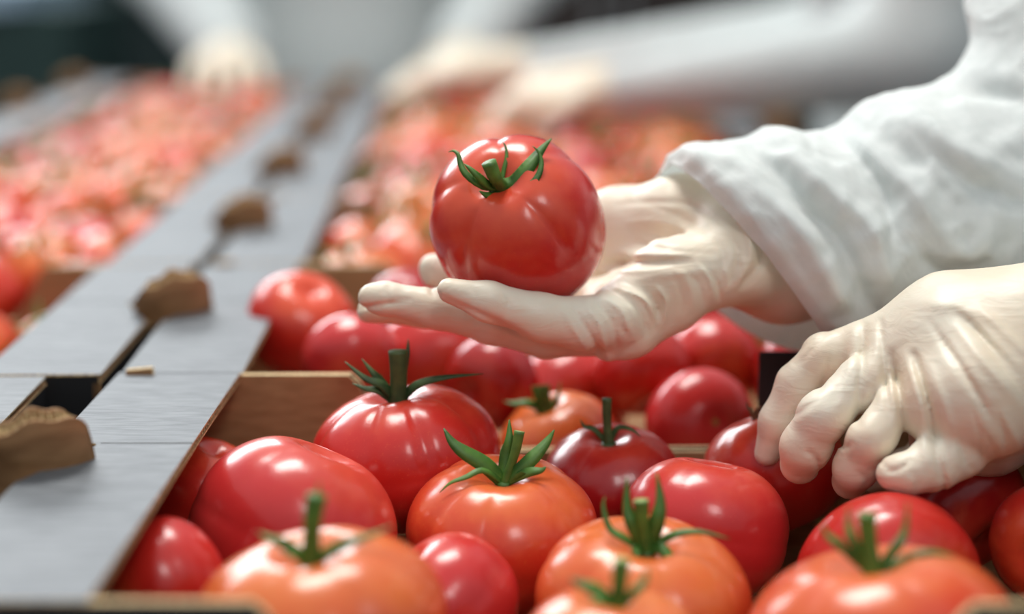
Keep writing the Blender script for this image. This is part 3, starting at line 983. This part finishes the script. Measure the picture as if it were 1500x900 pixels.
def rings_mesh(name, rings, nu, nv, wr, matl, parent, folds=(), closed_end=False):
    """rings: (x_top, y_top, x_bottom, y_bottom, depth, half depth, near-side shift in px)"""
    cps = []
    for rg in rings:
        xt, yt, xb, yb, d, hd, sk = rg[:7]; fs, fd = rg[7:] if len(rg) > 7 else (-sk, 0)
        T, Bm = P(xt, yt, d), P(xb, yb, d - .01)
        C = (T + Bm) / 2; A_ = (T - Bm) / 2
        Bv = Vector((sk * d / FPX, -hd, 0))
        Bf = Vector((-fs * d / FPX, -hd, fd * d / FPX))
        cps.append([C, A_, Bv, Bf])
    V = []
    for comp in range(4):
        V.append(catmull([c[comp] for c in cps], nv))
    v = []; f = []
    nr = []
    for i in range(nv):
        for j in range(nu):
            a = 2 * math.pi * j / nu
            v.append(V[0][i] + V[1][i] * math.cos(a) + (V[2][i] if j < nu / 2 else V[3][i]) * math.sin(a))
            nr.append((V[1][i].normalized() * math.cos(a) + V[2][i].normalized() * math.sin(a)).normalized())
    out = []
    Xs = np.array([tuple(p) for p in v], np.float32)
    PX, PY = to_px(Xs)
    dd = np.zeros(len(v), np.float32)
    for (pp_, a, w) in folds: dd += crease(PX, PY, pp_, a, w)
    for k, p in enumerate(v):
        u = (k // nu) / (nv - 1)
        q = Vector((p.x * 14 + p.z * 16, p.y * 10, p.z * 26 - p.x * 20))
        r1 = 1 - 2.2 * abs(mnoise.noise(q)) ** .8
        r2 = 1 - 2.2 * abs(mnoise.noise(q * 2.1 + Vector((5, 3, 1)))) ** .8
        r4 = 1 - 2.2 * abs(mnoise.noise(q * 4.6 + Vector((1, 8, 2)))) ** .8
        q3 = mnoise.noise(p * 11)
        off = wr * (.75 * (r1 - .4) + .42 * (r2 - .4) + .16 * (r4 - .4) + 1.2 * q3)
        front = .3 if nr[k].y > .3 else 1
        out.append(p + nr[k] * (off + float(dd[k]) * (1 if nr[k].y < .2 else 0)))
    for i in range(nv - 1):
        for j in range(nu):
            k = (j + 1) % nu
            f.append((i * nu + j, i * nu + k, (i + 1) * nu + k, (i + 1) * nu + j))
    o = link(name, mesh(name, out, f), matl)
    if parent: keep_world(o, parent)
    s = o.modifiers.new('thick', 'SOLIDIFY'); s.thickness = .0007; s.offset = 0
    return o


sl1 = rings_mesh('gown_sleeve', [
    (980, 236, 1196, 508, .835, .044, 30, -75, 55), (1000, 206, 1228, 512, .835, .050, 24, -60, 45), (1085, 205, 1262, 500, .840, .056, 16), (1132, 184, 1290, 490, .845, .058, 10), (1185, 198, 1330, 470, .85, .060, 6),
    (1230, 192, 1380, 452, .855, .060, 0), (1290, 146, 1450, 440, .86, .064, 0), (1390, 118, 1540, 420, .87, .068, -6),
    (1430, 60, 1650, 390, .88, .068, -10), (1432, -30, 1740, 200, .90, .070, 0), (1530, -200, 1870, -90, .93, .072, 0),
    (1820, -720, 2180, -640, .99, .078, 0)], 150, 260, .0030, gown_m, me_root,
    folds=[([(1130, 245), (1180, 300), (1230, 350), (1262, 420), (1285, 470)], -.0075, 16),
           ([(1165, 240), (1230, 290), (1285, 340), (1305, 420)], .0050, 16),
           ([(1105, 270), (1170, 330), (1200, 380), (1240, 450)], .0055, 18),
           ([(1215, 200), (1270, 240), (1300, 300), (1310, 380)], -.0050, 12),
           ([(1290, 200), (1360, 250), (1400, 300)], -.0035, 16), ([(1250, 215), (1330, 275), (1370, 330)], .0035, 16),
           ([(1330, 170), (1420, 230), (1500, 260)], .0040, 18), ([(1345, 205), (1420, 265), (1500, 300)], -.0045, 15),
           ([(1370, 330), (1410, 370), (1440, 350), (1460, 300)], .0040, 15), ([(1340, 360), (1380, 400), (1420, 400)], -.0035, 13),
           ([(1385, 140), (1440, 130), (1500, 140)], -.0050, 14), ([(1100, 215), (1130, 232), (1170, 230)], .0030, 10),
           ([(1020, 225), (1080, 240), (1120, 262)], .0025, 10), ([(1180, 205), (1200, 225), (1260, 240)], -.003, 10)])
sl2 = rings_mesh('gown_sleeve', [
    (1540, 390, 1560, 625, .735, .034, 0), (1610, 365, 1640, 612, .740, .038, 0), (1800, 265, 1870, 550, .735, .044, 0),
    (2130, 110, 2230, 440, .715, .050, 0), (2400, -60, 2700, 260, .690, .056, 0), (2390, -450, 2780, -400, .67, .060, 0), (2370, -1180, 2790, -1150, .66, .070, 0)], 60, 90, .003, gown_m, me_root)


def sdf_obj(name, chains, ells, k, h, matl, root, cut=None):
    pts = [np.array(p[0]) for c in chains for p in c]; rs = [p[1] for c in chains for p in c]
    lo = np.min([p - r for p, r in zip(pts, rs)] + [np.array(e[0]) - max(e[1]) for e in ells], 0) - 3 * h
    hi = np.max([p + r for p, r in zip(pts, rs)] + [np.array(e[0]) + max(e[1]) for e in ells], 0) + 3 * h
    X = grid(lo, hi, h)
    D = None
    for c in chains:
        d = chain(X, c, k); D = d if D is None else smin(D, d, k)
    for e in ells:
        d = ellip(X, e[0], e[1]); D = d if D is None else smin(D, d, k if len(e) < 3 else e[2])
    V, Fq = surface_nets(D, lo, h, 2)
    o = link(name, np_mesh(name, V, Fq), matl)
    keep_world(o, root)
    return o


def person(root, head, facing, neck, chest, belly, hip, shoulders, elbows, wrists, gownm, sleeves=True, handpts=None, hh=.010, er=.07, ar=1.0):
    """clothed figure: one continuous body, gown, cap, mask, shoes"""
    f = Vector(facing).normalized(); head = Vector(head); side = Vector((-f.y, f.x, 0))
    T_ = lambda p: tuple(p)
    feet = []
    body = [[(T_(head + Vector((0, 0, -.10))), .05), (T_(neck), .055), (T_(chest), .11)], [(T_(chest), .12), (T_(belly), .11), (T_(hip), .12)]]
    for s, e, w in zip(shoulders, elbows, wrists):
        body.append([(T_(chest), .08), (T_(s), .055 * ar), (T_(e), .040 * ar), (T_(w), .026)])
    for sgn in (-1, 1):
        a = Vector(hip) + side * (.09 * sgn); kx = a + f * .02; kx.z = .48; an = a - f * .01; an.z = .08
        body.append([(T_(a), .070), (T_(kx), .045), (T_(an), .032)])
        feet.append(an)
    ells = [(T_(head), (.078, .078, .11), .01), (T_(head + f * .082 + Vector((0, 0, -.01))), (.014, .014, .022), .012),
            (T_(head + f * .066 + Vector((0, 0, -.055))), (.026, .026, .012), .012)]
    for sgn in (-1, 1): ells.append((T_(head + side * (.078 * sgn)), (.014, .014, .03), .006))
    b = sdf_obj('body', body, ells, .03, hh, skin_m, root)
    gw = [[(T_(Vector(neck) - Vector((0, 0, .03))), .075), (T_(chest), .145), (T_(belly), .15), (T_(hip), .165)],
          [(T_(Vector(hip)), .165), (T_(Vector(hip) - Vector((0, 0, .35))), .185)]]
    for s, e, w in zip(shoulders, elbows, wrists):
        gw.append([(T_(chest), .11), (T_(s), .082)] + ([(T_(e), er), (T_(w), er * (.7 if er > .06 else .5))] if sleeves else [(T_(Vector(s) * .55 + Vector(e) * .45), .070)]))
    sdf_obj('gown', gw, [], .04, hh, gownm, root)
    sdf_obj('hair_cap', [[(T_(head + Vector((0, 0, .045)) - f * .01), .082), (T_(head + Vector((0, 0, .06)) - f * .045), .08)]], [], .02, .008, mask_m, root)
    sdf_obj('face_mask', [], [(T_(head + f * .040 + Vector((0, 0, -.045))), (.060, .060, .050))], .02, .005, mask_m, root)
    for sgn in (-1, 1):
        sdf_obj('eye', [[(T_(head + f * .068 + side * (.03 * sgn) + Vector((0, 0, .018))), .010), (T_(head + f * .069 + side * (.03 * sgn) + Vector((0, 0, .018))), .010)]], [], .003, .003, eye_m, root)
    for an in feet:
        sdf_obj('shoe', [[(T_(Vector((an.x, an.y, .048)) - f * .03), .046), (T_(Vector((an.x, an.y, .04)) + f * .14), .038)]], [], .02, .008, shoe_m, root)
    # trousers under the gown
    sdf_obj('trousers', [[(T_(Vector(hip) - Vector((0, 0, .05))), .12), (T_(Vector((q.x, q.y, .48))), .075), (T_(Vector((q.x, q.y, .12))), .065)] for q in feet], [], .03, hh, trouser_m, root)
    return b


person(me_root, (.40, .83, 1.60), (-1, 0, 0), (.42, .83, 1.47), (.46, .83, 1.28), (.52, .83, 1.10), (.58, .83, .95),
       [(.42, 1.0, 1.38), (.42, .66, 1.38)], [tuple(P(1605, 140, .905)), (.44, .68, 1.08)], [tuple(P(1180, 380, .83)), tuple(P(1600, 505, .735))], gown_m, sleeves=False, ar=.62)

# --- worker at the far end of the line
w1 = empty('person', (-.17, 2.98, 0))
tag(w1, 'blurred worker in pale grey-white gown bending over the far end of the trays', 'person')
person(w1, (-.17, 2.86, 1.58), (0, -1, 0), (-.17, 2.90, 1.45), (-.17, 2.95, 1.28), (-.17, 2.98, 1.10), (-.17, 2.99, .95),
       [(-.37, 2.93, 1.38), (.03, 2.93, 1.38)], [(-.43, 2.86, 1.12), (.09, 2.86, 1.12)], [(-.31, 2.66, .985), (.00, 2.66, .985)], gown_far_m, hh=.012)


def simple_hand(root, wrist, tip, spread, r=.011):
    """small gloved hand: palm and five separate fingers"""
    w = Vector(wrist); t = Vector(tip); ax = (t - w); l = ax.length; ax.normalize()
    s = Vector(spread).normalized()
    dn = ax.cross(s).normalized()
    if dn.z > 0: dn = -dn
    ch = [[(tuple(w), .028), (tuple(w + ax * l * .5), .024)]]
    for sg in (-1, 0, 1): ch.append([(tuple(w), .018), (tuple(w + ax * l * .48 + s * (.026 * sg)), .016)])
    fg = []
    for k, ln in enumerate((.92, 1.0, .96, .8)):
        o_ = s * (.020 * (k - 1.5) * 1.15)
        b = w + ax * l * .5 + o_
        fg.append([(tuple(b), r), (tuple(b + ax * l * .28 * ln + o_ * .2 + dn * .004), r * .9), (tuple(b + ax * l * .46 * ln + o_ * .3 + dn * .022), r * .75)])
    b = w + ax * l * .15 - s * .024
    fg.append([(tuple(b), .014), (tuple(b + ax * l * .25 - s * .02 + dn * .012), .011), (tuple(b + ax * l * .45 - s * .018 + dn * .026), .009)])
    pts = np.array([p[0] for c in ch + fg for p in c])
    lo = pts.min(0) - .035; hi = pts.max(0) + .035; h = .003
    X = grid(lo, hi, h); pal = None
    for c in ch:
        d = chain(X, c, .01); pal = d if pal is None else smin(pal, d, .01)
    D = None
    for c in fg:
        d = smin(chain(X, c, .003), pal, .006); D = d if D is None else smin(D, d, .001)
    V, Fq = surface_nets(D, lo, h, 1)
    return keep_world(link('glove', np_mesh('glove', V, Fq), glove_m), root)


simple_hand(w1, (-.31, 2.66, .985), (-.30, 2.50, .968), (1, 0, 0))
simple_hand(w1, (.00, 2.66, .985), (-.01, 2.50, .968), (-1, 0, 0))

# --- worker on the right, reaching across the far trays
w2 = empty('person', (.66, 2.05, 0))
tag(w2, 'blurred worker in white gown at the right, gloved hands over the far trays', 'person')
person(w2, (.44, 2.1, 1.58), (-1, 0, 0), (.46, 2.1, 1.46), (.50, 2.1, 1.28), (.52, 2.1, 1.10), (.55, 2.1, .95),
       [(.46, 2.28, 1.38), (.46, 1.92, 1.38)], [(.46, 2.28, 1.025), (.44, 1.90, 1.025)], [(.06, 2.26, .987), (.13, 1.92, .988)], gown_far_m, hh=.012, er=.055)
simple_hand(w2, (.06, 2.26, .987), (-.09, 2.22, .984), (0, -1, 0))
simple_hand(w2, (.13, 1.92, .988), (.02, 1.93, .980), (0, 1, 0))

# ------------------------------------------------------------------ dark things behind
green_m = mat('dark_green_plastic', (0.012, 0.035, 0.032), 0.5)
blue_m = mat('pale_blue_plastic', (0.30, 0.40, 0.50), 0.4)
brownd_m = mat('dark_brown_laminate', (0.03, 0.02, 0.018), 0.5)
bn = empty('storage_bin', (-.95, 3.6, 0))
tag(bn, 'dark green storage bin with pale blue lid behind the left-hand trays', 'bin')
MB().box((-.42, -.3, 0), (.30, .3, 1.02)).build('bin_body', green_m, bn)
MB().box((-.44, -.32, 1.02), (.22, .32, 1.06)).build('lid', blue_m, bn)
MB().box((-.20, -.33, .8), (.05, -.30, .84)).build('handle', black_m, bn)
cb = empty('cabinet', (.24, 3.9, 0))
tag(cb, 'dark brown cabinet standing behind the workers', 'cabinet')
MB().box((-.24, -.2, 0), (.30, .3, 1.5)).build('carcass', brownd_m, cb)
for s in (-1, 1):
    dr = MB().box((.03 + (.002 if s > 0 else -.262), -.22, .05), (.03 + (.262 if s > 0 else -.002), -.202, 1.45)).build('cabinet_door', brownd_m, cb)
    MB().box((.03 + s * .03 - .006, -.24, .9), (.03 + s * .03 + .006, -.22, 1.05)).build('handle', steel, dr)
